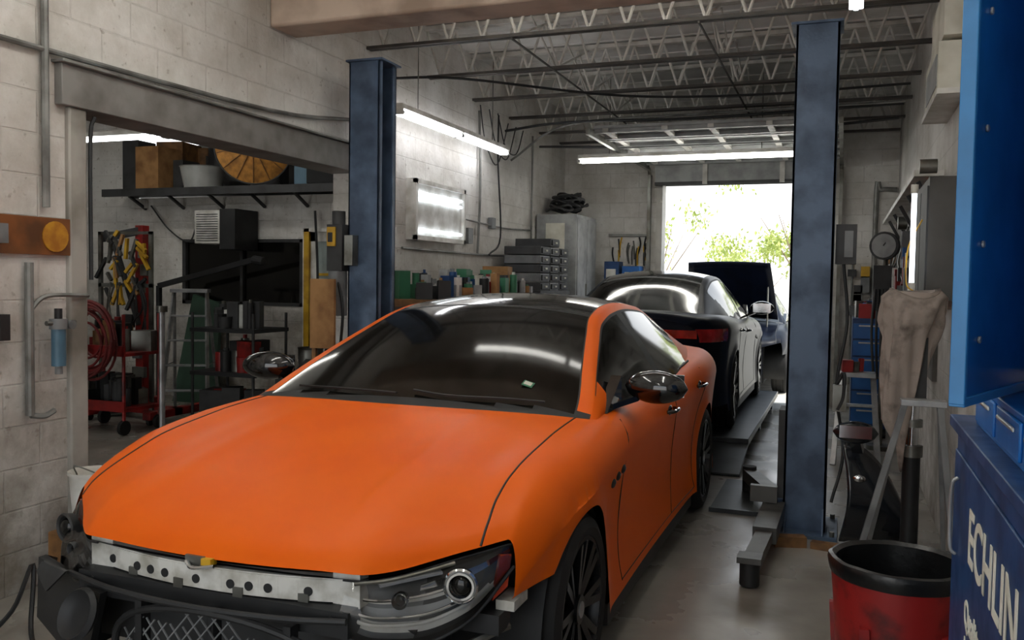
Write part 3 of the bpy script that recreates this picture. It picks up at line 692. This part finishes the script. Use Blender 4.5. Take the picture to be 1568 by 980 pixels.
# ---------------------------------------------------------------- neighbouring bay contents
m=MB();m.b2((-8.57,8.45,2.52),(-3.9,10.45,2.56),DGREY);m.b2((-8.57,8.43,2.48),(-3.9,8.47,2.57),DGREY)
for xx in np.arange(-8.3,-4,.6): m.beam((xx,8.88,2.36),(xx,8.6,2.5),.03,.03,DGREY)
m.obj('loft_shelf')
m=MB()
m.b2((-8.20,8.6,2.58),(-7.85,9.0,3.10),CARD);m.b2((-8.5,8.7,2.58),(-8.25,9.0,3.2),DGREY);m.rev([(0,0),(.22,0),(.27,.26),(.28,.26),(.26,.24),(0,.24)],(-7.30,8.75,2.58),mat('clear_bin','A9ABA8',.3),(0,0,1),18)
m.b2((-7.80,8.8,2.58),(-7.65,9.1,2.95),DGREY);m.b2((-5.9,8.6,2.58),(-5.65,8.9,2.83),TEAL);clutter(m,-5.6,-4.6,8.6,9.2,2.582,24,.12,.36,[DGREY,BLKP,GREY,LGREY,BLKP])
clutter(m,-8.4,-4.6,9.3,10.2,2.582,40,.3,.6,[DGREY,BLKP,GREY,BLKP,WOOD]);m.obj('loft_storage_boxes')
m=MB();ax=Vector((.55,-.80,.05)).normalized();C0=Vector((-6.42,8.55,3.03));m.rev([(0,.05),(.10,.06),(.25,.05),(.42,.0),(.44,-.01),(.43,-.03),(.0,.0)],C0,TAN,ax,36)
m.rev([(.05,.06),(.06,.09),(.0,.09)],C0,WOOD,ax,20)
u=ax.orthogonal().normalized();v=ax.cross(u)
for k in range(14):
    t=2*pi*k/14;e=u*math.cos(t)+v*math.sin(t);m.tube([C0+e*.08+ax*.065,C0+e*.25+ax*.055,C0+e*.42+ax*.005],.006,WOOD,5)
m.tube([C0+(u*math.cos(t)+v*math.sin(t))*.435 for t in np.linspace(0,2*pi,40)],.010,DGREY,6,1)
m.obj('wicker_fan')
m=MB();m.b2((-7.22,8.50,1.91),(-6.84,8.88,2.30),WHITE)
for i in range(12): m.b2((-7.19,8.490,1.94+i*.028),(-6.88,8.50,1.950+i*.028),GREY)
m.b2((-6.82,8.45,1.84),(-6.60,8.88,2.31),BLKP);m.obj('window_air_conditioner',bevel=.005)
m=MB();m.b2((-7.72,8.93,1.2),(-5.96,8.96,1.96),GLASS)
for a,b in(((-7.74,1.18),(-5.97,1.22)),((-7.74,1.94),(-5.97,1.98)),((-7.74,1.18),(-7.69,1.98)),((-6.02,1.18),(-5.97,1.98)),((-6.87,1.18),(-6.83,1.98))): m.b2((a[0],8.89,a[1]),(b[0],8.96,b[1]),DGREY)
m.obj('window_1')
m=MB();m.b2((-5.93,8.84,0),(-5.86,8.92,2.1),YEL);m.b2((-5.95,8.85,0),(-5.92,8.9,2.1),WHITE);m.b2((-5.95,8.84,2.06),(-5.0,8.92,2.10),WHITE);m.b2((-5.08,8.84,0),(-5.0,8.92,2.1),WHITE)
m.b2((-5.86,8.88,0),(-5.78,8.93,2.06),WHITE);m.b2((-5.16,8.88,0),(-5.08,8.93,2.06),WHITE);m.b2((-5.86,8.88,.0),(-5.08,8.93,.9),WHITE);m.b2((-5.86,8.88,1.95),(-5.08,8.93,2.06),WHITE);m.b2((-5.78,8.9,.9),(-5.16,8.91,1.95),mat('door_glass','A9B5B3',.1))
for z in(1.2,1.55): m.b2((-5.78,8.88,z),(-5.16,8.9,z+.03),YEL)
m.obj('door_2')
m=MB()
for z in(.22,.75): m.b2((-7.1,6.5,z),(-6.35,7.0,z+.03),RED);m.b2((-7.1,6.5,z+.03),(-6.35,6.52,z+.10),RED)
for xx in(-7.08,-6.37):
    for yy in(6.52,6.98): m.cyl((xx,yy,.1),(xx,yy,1.15),.016,RED,8);m.cyl((xx-.02,yy,.07),(xx+.02,yy,.07),.07,RUB,14)
clutter(m,-7.0,-6.45,6.6,6.9,.78,22,.06,.2,[DGREY,STEEL,BLKP,RED,GREY,WOOD],hs=1.6);clutter(m,-7.0,-6.45,6.6,6.9,.25,14,.08,.2,[DGREY,STEEL,BLKP],hs=1.6)
m.obj('tool_cart')
m=MB()
for i in range(11):
    cx,cz,r=-6.62+random.uniform(-.06,.06),.92+random.uniform(-.06,.06),.25+random.uniform(-.06,.07)
    m.tube([(cx+r*math.cos(t),6.42-.012*i,cz+r*1.1*math.sin(t)) for t in np.linspace(0,2*pi,16)],.013,REDH,6,2)
m.obj('air_hose')
m=MB();m.b2((-7.02,7.35,.1),(-6.92,7.45,2.05),RED);m.beam((-6.97,7.4,2.0),(-7.3,7.15,1.9),.07,.08,DGREY);m.b2((-7.4,7.0,.06),(-7.3,8.1,.14),RED);m.b2((-6.6,7.0,.06),(-6.5,8.1,.14),RED);m.b2((-7.4,7.35,.06),(-6.5,7.47,.14),RED);m.cyl((-6.97,7.35,1.0),(-7.15,7.2,1.85),.03,DGREY,10)
for a in(-7.35,-6.55):
    for b in(7.05,8.05): m.cyl((a-.02,b,.04),(a+.02,b,.04),.04,RUB,12)
for i in range(8): m.box((-6.97+random.uniform(-.12,.12),7.33,.5+i*.18),(random.uniform(.05,.16),.05,random.uniform(.06,.14)),random.choice([DGREY,STEEL,RED,GREY]))
m.obj('engine_hoist',bevel=.004)
m=MB()
for i in range(34):
    cx,cz=random.uniform(-7.15,-6.6),random.uniform(1.35,1.98);m.beam((cx,7.06,cz),(cx+random.uniform(-.14,.14),7.05,cz-random.uniform(.05,.22)),.03,.03,random.choice([YEL,YEL,BLKP,STEEL,DGREY,CARD]))
for i in range(8):
    cx=random.uniform(-7.1,-6.65);m.tube([(cx,7.05,1.45),(cx+random.uniform(-.1,.1),7.04,1.2),(cx+random.uniform(-.1,.1),7.05,random.uniform(.8,1.1))],.010,random.choice([BLKP,DGREY,STEEL]),6)
m.b2((-7.25,7.08,1.4),(-6.55,7.10,1.44),STEEL);m.b2((-7.25,7.08,1.94),(-6.55,7.10,1.97),STEEL);m.b2((-7.25,7.08,.15),(-7.21,7.11,1.97),STEEL);m.b2((-6.59,7.08,.15),(-6.55,7.11,1.97),STEEL);m.obj('clamp_rack')
m=MB();m.cyl((-5.35,5.9,0),(-5.35,5.9,.05),.14,STEEL,16);m.cyl((-5.35,5.9,.05),(-5.35,5.9,1.22),.024,ALU,12);m.cyl((-5.35,5.9,1.22),(-5.35,5.9,1.27),.045,STEEL,12);m.obj('support_stand')
def ladder(name,cx,y,w,h,spread,mt,rungs,top=True,rz=0):
    E=MB();c=math.cos(rz);s_=math.sin(rz)
    T=lambda x,yy,z:(cx+x*c-yy*s_,y+x*s_+yy*c,z)
    for sx in(-1,1):
        E.beam(T(sx*w/2,-spread/2,0),T(sx*w*.35,0,h),.045,.022,mt);E.beam(T(sx*w/2,spread/2,0),T(sx*w*.35,0,h),.035,.02,mt)
        E.cyl(T(sx*w*.45,-spread*.3,h*.4),T(sx*w*.45,spread*.3,h*.4),.006,STEEL,6)
    for i in range(rungs):
        f=(i+1)/(rungs+1);ww=w/2*(1-f)+w*.35*f;E.beam(T(-ww,-spread/2*(1-f),h*f),T(ww,-spread/2*(1-f),h*f),.08,.02,mt)
    if top: E.box(T(0,0,h+.01),(w*.8,.2,.04),mt,rot=(0,0,rz))
    return E.obj(name,bevel=.002)
ladder('step_ladder',-6.85,8.0,.5,1.35,.7,ALU,4,rz=.5)
m=MB();m.b2((-6.35,7.4,.5),(-5.55,8.0,.54),BLKP);m.b2((-6.35,7.4,.95),(-5.55,8.0,.99),BLKP)
for xx in(-6.33,-5.57):
    for yy in(7.42,7.98): m.cyl((xx,yy,.0),(xx,yy,1.15),.015,DGREY,8)
clutter(m,-6.25,-5.65,7.5,7.9,.99,22,.06,.18,[BLKP,DGREY,STEEL,BLKP,RED,WHITE],hs=1.6);clutter(m,-6.25,-5.65,7.5,7.9,.54,14,.1,.28,[BLKP,DGREY,STEEL,RED]);clutter(m,-6.25,-5.65,7.5,7.9,.02,14,.1,.3,[BLKP,DGREY,STEEL,RED]);m.obj('utility_cart')
m=MB();m.beam((-7.75,8.5,1.40),(-6.3,8.4,1.72),.05,.06,BLKP);m.cyl((-6.3,8.4,1.72),(-6.15,8.38,1.70),.05,BLKP,10);m.beam((-7.75,8.5,1.40),(-7.75,8.5,0),.05,.05,BLKP);m.obj('floor_boom_arm')
m=MB();m.rev([(0,0),(.15,0),(.19,.35),(.2,.35),(.18,.33),(0,.3)],(-4.9,7.2,0.0),BLKP,(0,0,1),22);m.obj('black_bucket')
m=MB();clutter(m,-8.6,-7.5,7.0,8.4,0,20,.08,.35,[DGREY,STEEL,BLKP,WHITE,RED,CARD,GREY]);clutter(m,-5.1,-4.5,5.2,6.4,0,14,.05,.14,[DGREY,STEEL,WHITE,RED]);clutter(m,-5.3,-4.4,7.6,8.6,0,24,.15,.45,[DGREY,STEEL,BLKP,GREY],hs=1.8);m.obj('floor_clutter')
m=MB();m.ext([(-7.6,8.55,0),(-6.95,8.55,0),(-7.1,8.8,1.2),(-7.5,8.8,1.3)],(0,.05,0),mat('dark_green_panel','2E4A3A',.5));m.obj('leaning_panel')
m=MB();m.tube([(-8.2,8.86,2.4),(-7.9,8.84,2.1),(-7.6,8.85,1.95),(-7.48,8.86,2.2)],.01,DGREY,6);m.tube([(-5.75,8.8,2.3),(-5.7,8.78,1.6),(-5.72,8.8,.9)],.015,DGREY,6);m.box((-8.4,8.86,2.42),(.25,.06,.1),WHITE);m.obj('wall_cables')
# ---------------------------------------------------------------- right wall
m=MB();m.b2((.42,6.45,2.26),(XR,11.5,2.30),WHITE);m.b2((XR-.03,6.45,.9),(XR,11.5,2.26),mat('backboard','7F7C76',.7,c2='55524E',scale=3))
for yy in np.arange(6.7,11.5,1.0): m.beam((XR-.03,yy,2.05),(.46,yy,2.25),.02,.03,DGREY)
m.obj('wall_shelf_board')
m=MB()
for i in range(46):
    yy=random.uniform(6.5,11.2);zz=random.uniform(1.35,2.15);xx=XR-.06;k=random.random()
    if k<.5: m.tube([(xx,yy,zz),(xx-.05,yy+random.uniform(-.15,.15),zz-.2),(xx-.02,yy+random.uniform(-.2,.2),zz-random.uniform(.3,.7))],.010,random.choice([BLKP,REDH,STEEL,DGREY,GREY]),6)
    elif k<.8: m.box((xx-.02,yy,zz),(.08,.12,random.uniform(.08,.25)),random.choice([STEEL,GREY,DGREY,WHITE,RED,BLUE,WOOD]))
    else: m.cyl((xx,yy,zz),(xx-.08,yy,zz),.06,random.choice([STEEL,GREY,BRASS]),14)
m.obj('wall_hung_tools')
m=MB();c=Vector((.36,8.9,1.90));m.cyl(c,c+Vector((-.02,-.06,0)),.13,DGREY,24);m.cyl(c+Vector((-.02,-.061,0)),c+Vector((-.022,-.066,0)),.11,LGREY,24);m.beam(c+Vector((-.025,-.07,-.0)),c+Vector((.02,-.07,.06)),.006,.01,BLKP);m.b2((.26,8.87,1.3),(.42,8.96,1.72),DGREY);m.cyl((.36,8.9,0),(.36,8.9,1.85),.025,STEEL,8);m.cyl((.36,8.9,0),(.36,8.9,.04),.12,STEEL,14)
for i in range(7): m.tube([(.28+.03*i,8.86,1.5),(.26+.04*i,8.84,1.1),(.30+.02*i,8.86,random.uniform(.5,.9))],.012,random.choice([BLKP,DGREY,STEEL,REDH]),6)
m.obj('pressure_gauge')
m=MB();m.b2((.10,9.5,.1),(.45,10.1,1.2),BLUED)
for i in range(6): m.b2((.11,9.48,.15+i*.17),(.44,9.5,.30+i*.17),BLUE);m.b2((.16,9.465,.27+i*.17),(.40,9.48,.285+i*.17),ALU)
for a in(.14,.42):
    for b in(9.55,10.05): m.cyl((a-.02,b,.05),(a+.02,b,.05),.05,RUB,12)
clutter(m,.16,.38,9.6,10.0,1.2,10,.06,.15,[RED,STEEL,BLKP,BLUE]);m.obj('tool_chest',bevel=.004)
ladder('step_ladder',.14,8.2,.36,.75,.5,ALU,2)
m=MB();clutter(m,.05,.22,8.15,8.28,.782,4,.05,.1,[RED,STEEL]);m.obj('hand_tools')
m=MB()
m.tube([(.35,YB-.03,0.3),(.35,YB-.03,2.6),(.40,YB-.03,2.7),(.58,YB-.03,2.7)],.03,GALV,8);m.tube([(.1,YB-.03,0.3),(.1,YB-.03,1.9)],.012,GALV,6)
for i in range(10): m.box((random.uniform(-.05,.5),YB-.06,random.uniform(1.2,1.7)),(.1,.08,random.uniform(.06,.2)),random.choice([DGREY,STEEL,GREY,YEL]))
m.obj('back_wall_pipes')
m=MB();m.b2((.46,5.5,2.62),(XR-.01,6.3,2.90),PAPER);m.b2((.455,5.55,2.66),(.46,6.2,2.84),LGREY);m.b2((.48,5.45,2.92),(XR-.01,6.2,3.2),PAPER);m.b2((.45,5.4,2.59),(XR,6.4,2.62),WHITE);m.obj('stacked_papers_shelf')
m=MB();m.b2((.44,5.5,1.45),(XR-.02,6.4,2.15),mat('dark_cabinet','4A4845',.6));m.b2((.43,5.52,1.5),(.44,5.93,2.1),DGREY);m.b2((.43,5.97,1.5),(.44,6.38,2.1),DGREY)
m.cyl((.38,5.45,2.2),(.47,5.45,2.2),.04,STEEL,14);m.cyl((.36,5.45,1.55),(.36,5.45,2.05),.014,TUBE2,10);m.cyl((.36,5.45,1.50),(.36,5.45,1.55),.02,WHITE,10);m.cyl((.36,5.45,2.05),(.36,5.45,2.1),.02,WHITE,10)
m.tube([(.40,5.4,1.9),(.34,5.5,1.75),(.33,5.4,1.55),(.37,5.35,1.5)],.004,YEL,6);m.obj('wall_cabinet')
m=MB();jx,jy=.37,5.15
for t in(.4,2.0,3.5,5.2): m.beam((jx,jy,.12),(jx+.26*math.cos(t)*.8,jy+.32*math.sin(t),.05),.06,.05,DGREY);m.cyl((jx+.2*math.cos(t),jy+.32*math.sin(t),.03),(jx+.2*math.cos(t)+.02,jy+.32*math.sin(t),.03),.03,RUB,10)
m.cyl((jx,jy,.05),(jx,jy,.65),.045,BLKP,18);m.cyl((jx,jy,.65),(jx,jy,.90),.032,CHROME,16);m.cyl((jx,jy,.62),(jx,jy,.68),.055,STEEL,16);m.cyl((jx,jy,.78),(jx,jy,.82),.05,STEEL,16);m.box((jx,jy,.92),(.12,.10,.04),STEEL);m.box((jx,jy+.02,1.1),(.12,.10,.32),DGREY)
m.obj('transmission_jack')
m=MB();G=[]
for i in range(29):
    v=i/28;row=[]
    for j in range(61):
        t=2*pi*j/60
        f_=min(1,v*3)
        r=(.16*min(1,.75+v*4)-.075*v)*(1+.16*math.sin(3*t+v*2.5)*f_+.14*math.sin(7*t+1+v*4)*f_+.08*math.sin(13*t-v*6)*f_)
        z=1.49-.46*v-.34*v*max(0,math.sin(t+3.3))**2-.18*v*max(0,math.sin(4*t+.5))+.025*math.sin(2*t+1)
        row.append((jx-.01+r*math.cos(t)*1.05-.06*v,jy+.03+r*math.sin(t)*.85,z))
    G.append(row)
m.grid(G,CLOTH);m.add(G[0],[tuple(range(60))],CLOTH);m.obj('draped_cloth',solid=.006,angle=60)
m=MB()
for sx,dx in((-1,-.30),(1,.20)):
    m.beam((jx+.02+sx*.08,jy-.30,.94),(jx+dx,jy-.42,0),.05,.03,GREY);m.beam((jx+.02+sx*.08,jy-.26,.94),(jx+dx*.8,jy-.20,0),.035,.02,GREY)
m.beam((jx-.24,jy-.40,.22),(jx+.18,jy-.40,.22),.06,.02,GREY);m.b2((jx-.08,jy-.33,.93),(jx+.13,jy-.24,.96),ALU)
m.obj('folding_step_stool',bevel=.002)
m=MB();G=[]
for i in range(17):
    u=i/16;row=[]
    for j in range(13):
        v=j/12;xx=.02+.32*u;zt=.62-.30*u**2.2;row.append((xx+.04*math.sin(pi*v),5.50+.10*math.sin(pi*v)*-1+.04*u,.02+(zt-.02)*v))
    G.append(row)
m.grid(G,CARGLOSS);m.ball((.12,5.41,.42),.035,CHROME,(1,.3,.6));m.obj('black_door_panel',solid=.02)
m=MB();G=[]
for i in range(13):
    t=pi*i/12;rr=math.sin(t)**.5 if 0<i<12 else .05
    G.append([(-.03+.24*i/12,5.32+.06*rr*math.cos(p),.70+.065*rr*math.sin(p)) for p in np.linspace(0,2*pi,17)])
m.grid(G,CARGLOSS);m.box((.09,5.263,.71),(.17,.006,.07),CHROME);m.beam((.09,5.35,.66),(.11,5.43,.58),.06,.04,CARGLOSS);m.obj('loose_wing_mirror')
m=MB();bx,by=.205,3.22
m.rev([(0,0),(.175,0),(.18,.02),(.205,.44),(.215,.55),(.218,.60),(.20,.60),(.20,.56)],(bx,by,0),BARREL,(0,0,1),40)
m.rev([(.2185,.555),(.224,.575),(.227,.595),(.222,.608),(.210,.612),(.198,.60),(.190,.50),(.165,.25),(.12,.12),(0,.10)],(bx,by,0),LINER,(0,0,1),72,wob=lambda a,h:(.012*math.sin(9*a+h*20)+.006*math.sin(17*a))*(1 if h<.55 or h>.6 else .3))
for k in range(5):
    a=k*2*pi/5+.4;m.beam((bx+.185*math.cos(a),by+.185*math.sin(a),.06),(bx+.208*math.cos(a),by+.208*math.sin(a),.42),.03,.03,BARREL)
m.obj('trash_barrel')
m=MB();m.tube([(-.35,3.3,.012),(-.25,3.0,.012),(-.08,2.9,.012),(-.03,2.75,.012),(-.2,2.6,.012)],.010,REDH,6);m.obj('air_hose')
m=MB();m.tube([(-3.45,2.3,.012),(-3.3,2.55,.012),(-3.25,2.7,.10),(-3.3,2.85,.25),(-3.2,2.75,.02),(-3.0,2.6,.012)],.010,BLKP,6);m.obj('floor_cable')
# ---------------------------------------------------------------- blue cabinets foreground
E=empty('rolling_tool_cabinet')
m=MB();m.b2((.315,1.1,.10),(.585,2.75,1.14),BLUED);m.b2((.308,1.12,.14),(.315,2.73,1.08),BLUED);m.b2((.295,1.08,1.14),(.59,2.77,1.17),BLUED)
for yy in(1.2,2.65):
    for xx in(.34,.54): m.cyl((xx-.02,yy,.05),(xx+.02,yy,.05),.05,RUB,14)
m.tube([(.305,2.62,1.02),(.290,2.62,.99),(.290,2.62,.84),(.305,2.62,.81)],.006,ALU,6)
m.obj('carcass',E,bevel=.006)
m=MB();m.b2((.34,1.3,1.17),(.585,2.6,1.28),BLUE)
for i in range(4): m.b2((.332,1.32+i*.32,1.185),(.34,1.60+i*.32,1.265),BLUE);m.b2((.325,1.36+i*.32,1.24),(.332,1.56+i*.32,1.25),ALU)
m.obj('top_drawers',E,bevel=.004)
def text(body,size,loc,name,mt,ex=.001):
    cu=bpy.data.curves.new(name,'FONT');cu.body=body;cu.size=size;cu.extrude=ex;cu.offset=.002
    o=bpy.data.objects.new(name,cu);S.collection.objects.link(o);o.matrix_world=Matrix(((0,0,-1,loc[0]),(-1,0,0,loc[1]),(0,1,0,loc[2]),(0,0,0,1)));cu.materials.append(mt);o.parent=E;return o
text('ECHLIN',.19,(.306,2.40,.86),'lettering_1',PAPER);text('Quality',.09,(.306,2.42,.70),'lettering_2',PAPER);text('Auto Parts',.07,(.306,2.42,.62),'lettering_3',PAPER)
m=MB()
a=Vector((.215,2.0));b=Vector((.47,2.60));d=(b-a).normalized();nrm=Vector((-d.y,d.x))
def P(t,o,z): q=a+d*t+nrm*o;return(q.x,q.y,z)
L=(b-a).length
m.ext([P(0,0,1.30),P(L,0,1.30),P(L,-.02,1.30),P(0,-.02,1.30)],(0,0,1.2),BLUE)
m.ext([P(-.002,.006,1.29),P(.012,.006,1.29),P(.012,-.025,1.29),P(-.002,-.025,1.29)],(0,0,1.22),LBLUE)
m.ext([P(0,.006,1.285),P(L,.006,1.285),P(L,-.025,1.285),P(0,-.025,1.285)],(0,0,.02),LBLUE)
for z in(1.42,1.62,1.86,2.10):
    p=Vector(P(.09,-.02,z));nv=Vector((nrm.x,nrm.y,0))*-1;m.cyl(p,p+nv*.006,.008,ALU,12)
    p=Vector(P(.09,.0,z));nv=nv*-1;m.cyl(p,p+nv*.006,.008,ALU,12)
m.b2((.475,1.95,1.32),(.59,2.62,2.5),BLUE)
m.obj('wall_tool_cabinet',bevel=.002)
# ---------------------------------------------------------------- outside trees
m=MB();rnd=random.Random(5)
for (cx,cy,cz,R0,n) in((-5.2,26,2.4,2.0,1100),(-1.2,27,2.9,1.9,2200),(.6,30,2.2,2.2,1500),(-3.4,34,1.4,2.4,1300)):
    m.cyl((cx,cy,.0),(cx,cy,cz-.5),.12,BARK,10,r2=.07)
    for k in range(6):
        t=k*1.05;m.cyl((cx,cy,cz-1.2),(cx+R0*.6*math.cos(t),cy+R0*.6*math.sin(t),cz+.6),.03,BARK,6,r2=.01)
    cs=[Vector((rnd.gauss(0,.5)*R0,rnd.gauss(0,.5)*R0,rnd.gauss(0,.4)*R0)) for _ in range(12)]
    for i in range(n):
        p=Vector((cx,cy,cz))+rnd.choice(cs)+Vector((rnd.gauss(0,.25),rnd.gauss(0,.25),rnd.gauss(0,.2)))
        if p.z<.6: continue
        e=Euler((rnd.uniform(0,6),rnd.uniform(0,6),rnd.uniform(0,6))).to_matrix();q=rnd.uniform(.05,.10)
        m.add([p+e@Vector((-q,0,0)),p+e@Vector((0,-q*.5,0)),p+e@Vector((q,0,0)),p+e@Vector((0,q*.5,0))],[(0,1,2,3)],LEAF)
m.obj('leafy_tree')
# ---------------------------------------------------------------- world, sun
w=bpy.data.worlds.new('w');S.world=w;w.use_nodes=True;n=w.node_tree.nodes;l=w.node_tree.links
bg=n['Background'];tc=n.new('ShaderNodeTexCoord');sp=n.new('ShaderNodeSeparateXYZ');cr=n.new('ShaderNodeValToRGB')
l.new(tc.outputs['Generated'],sp.inputs[0]);l.new(sp.outputs['Z'],cr.inputs[0]);cr.color_ramp.elements[0].color=(1,.98,.94,1);cr.color_ramp.elements[1].color=(.68,.82,1,1);cr.color_ramp.elements[1].position=.6
l.new(cr.outputs[0],bg.inputs[0]);bg.inputs[1].default_value=2.4
sl=bpy.data.lights.new('sun','SUN');sl.energy=8;sl.angle=.02;sl.color=(1,.95,.86);so=bpy.data.objects.new('sun',sl);S.collection.objects.link(so)
so.rotation_euler=Vector((.45,.02,1)).to_track_quat('Z','Y').to_euler()
# ---------------------------------------------------------------- camera
cam=bpy.data.cameras.new('camera');co=bpy.data.objects.new('camera',cam);S.collection.objects.link(co)
cam.sensor_width=36;cam.lens=36*1378/1600;cam.clip_start=.05
th=math.atan(516/1378);pt=math.atan(62/1378)
F=Vector((-math.sin(th)*math.cos(pt),math.cos(th)*math.cos(pt),-math.sin(pt)))
q=F.to_track_quat('-Z','Y').to_matrix()
roll=Matrix.Rotation(.015,3,'Z')
co.matrix_world=Matrix.Translation((0,0,1.53))@(q@roll).to_4x4()
S.camera=co
S.view_settings.view_transform='Standard';S.view_settings.exposure=-.05
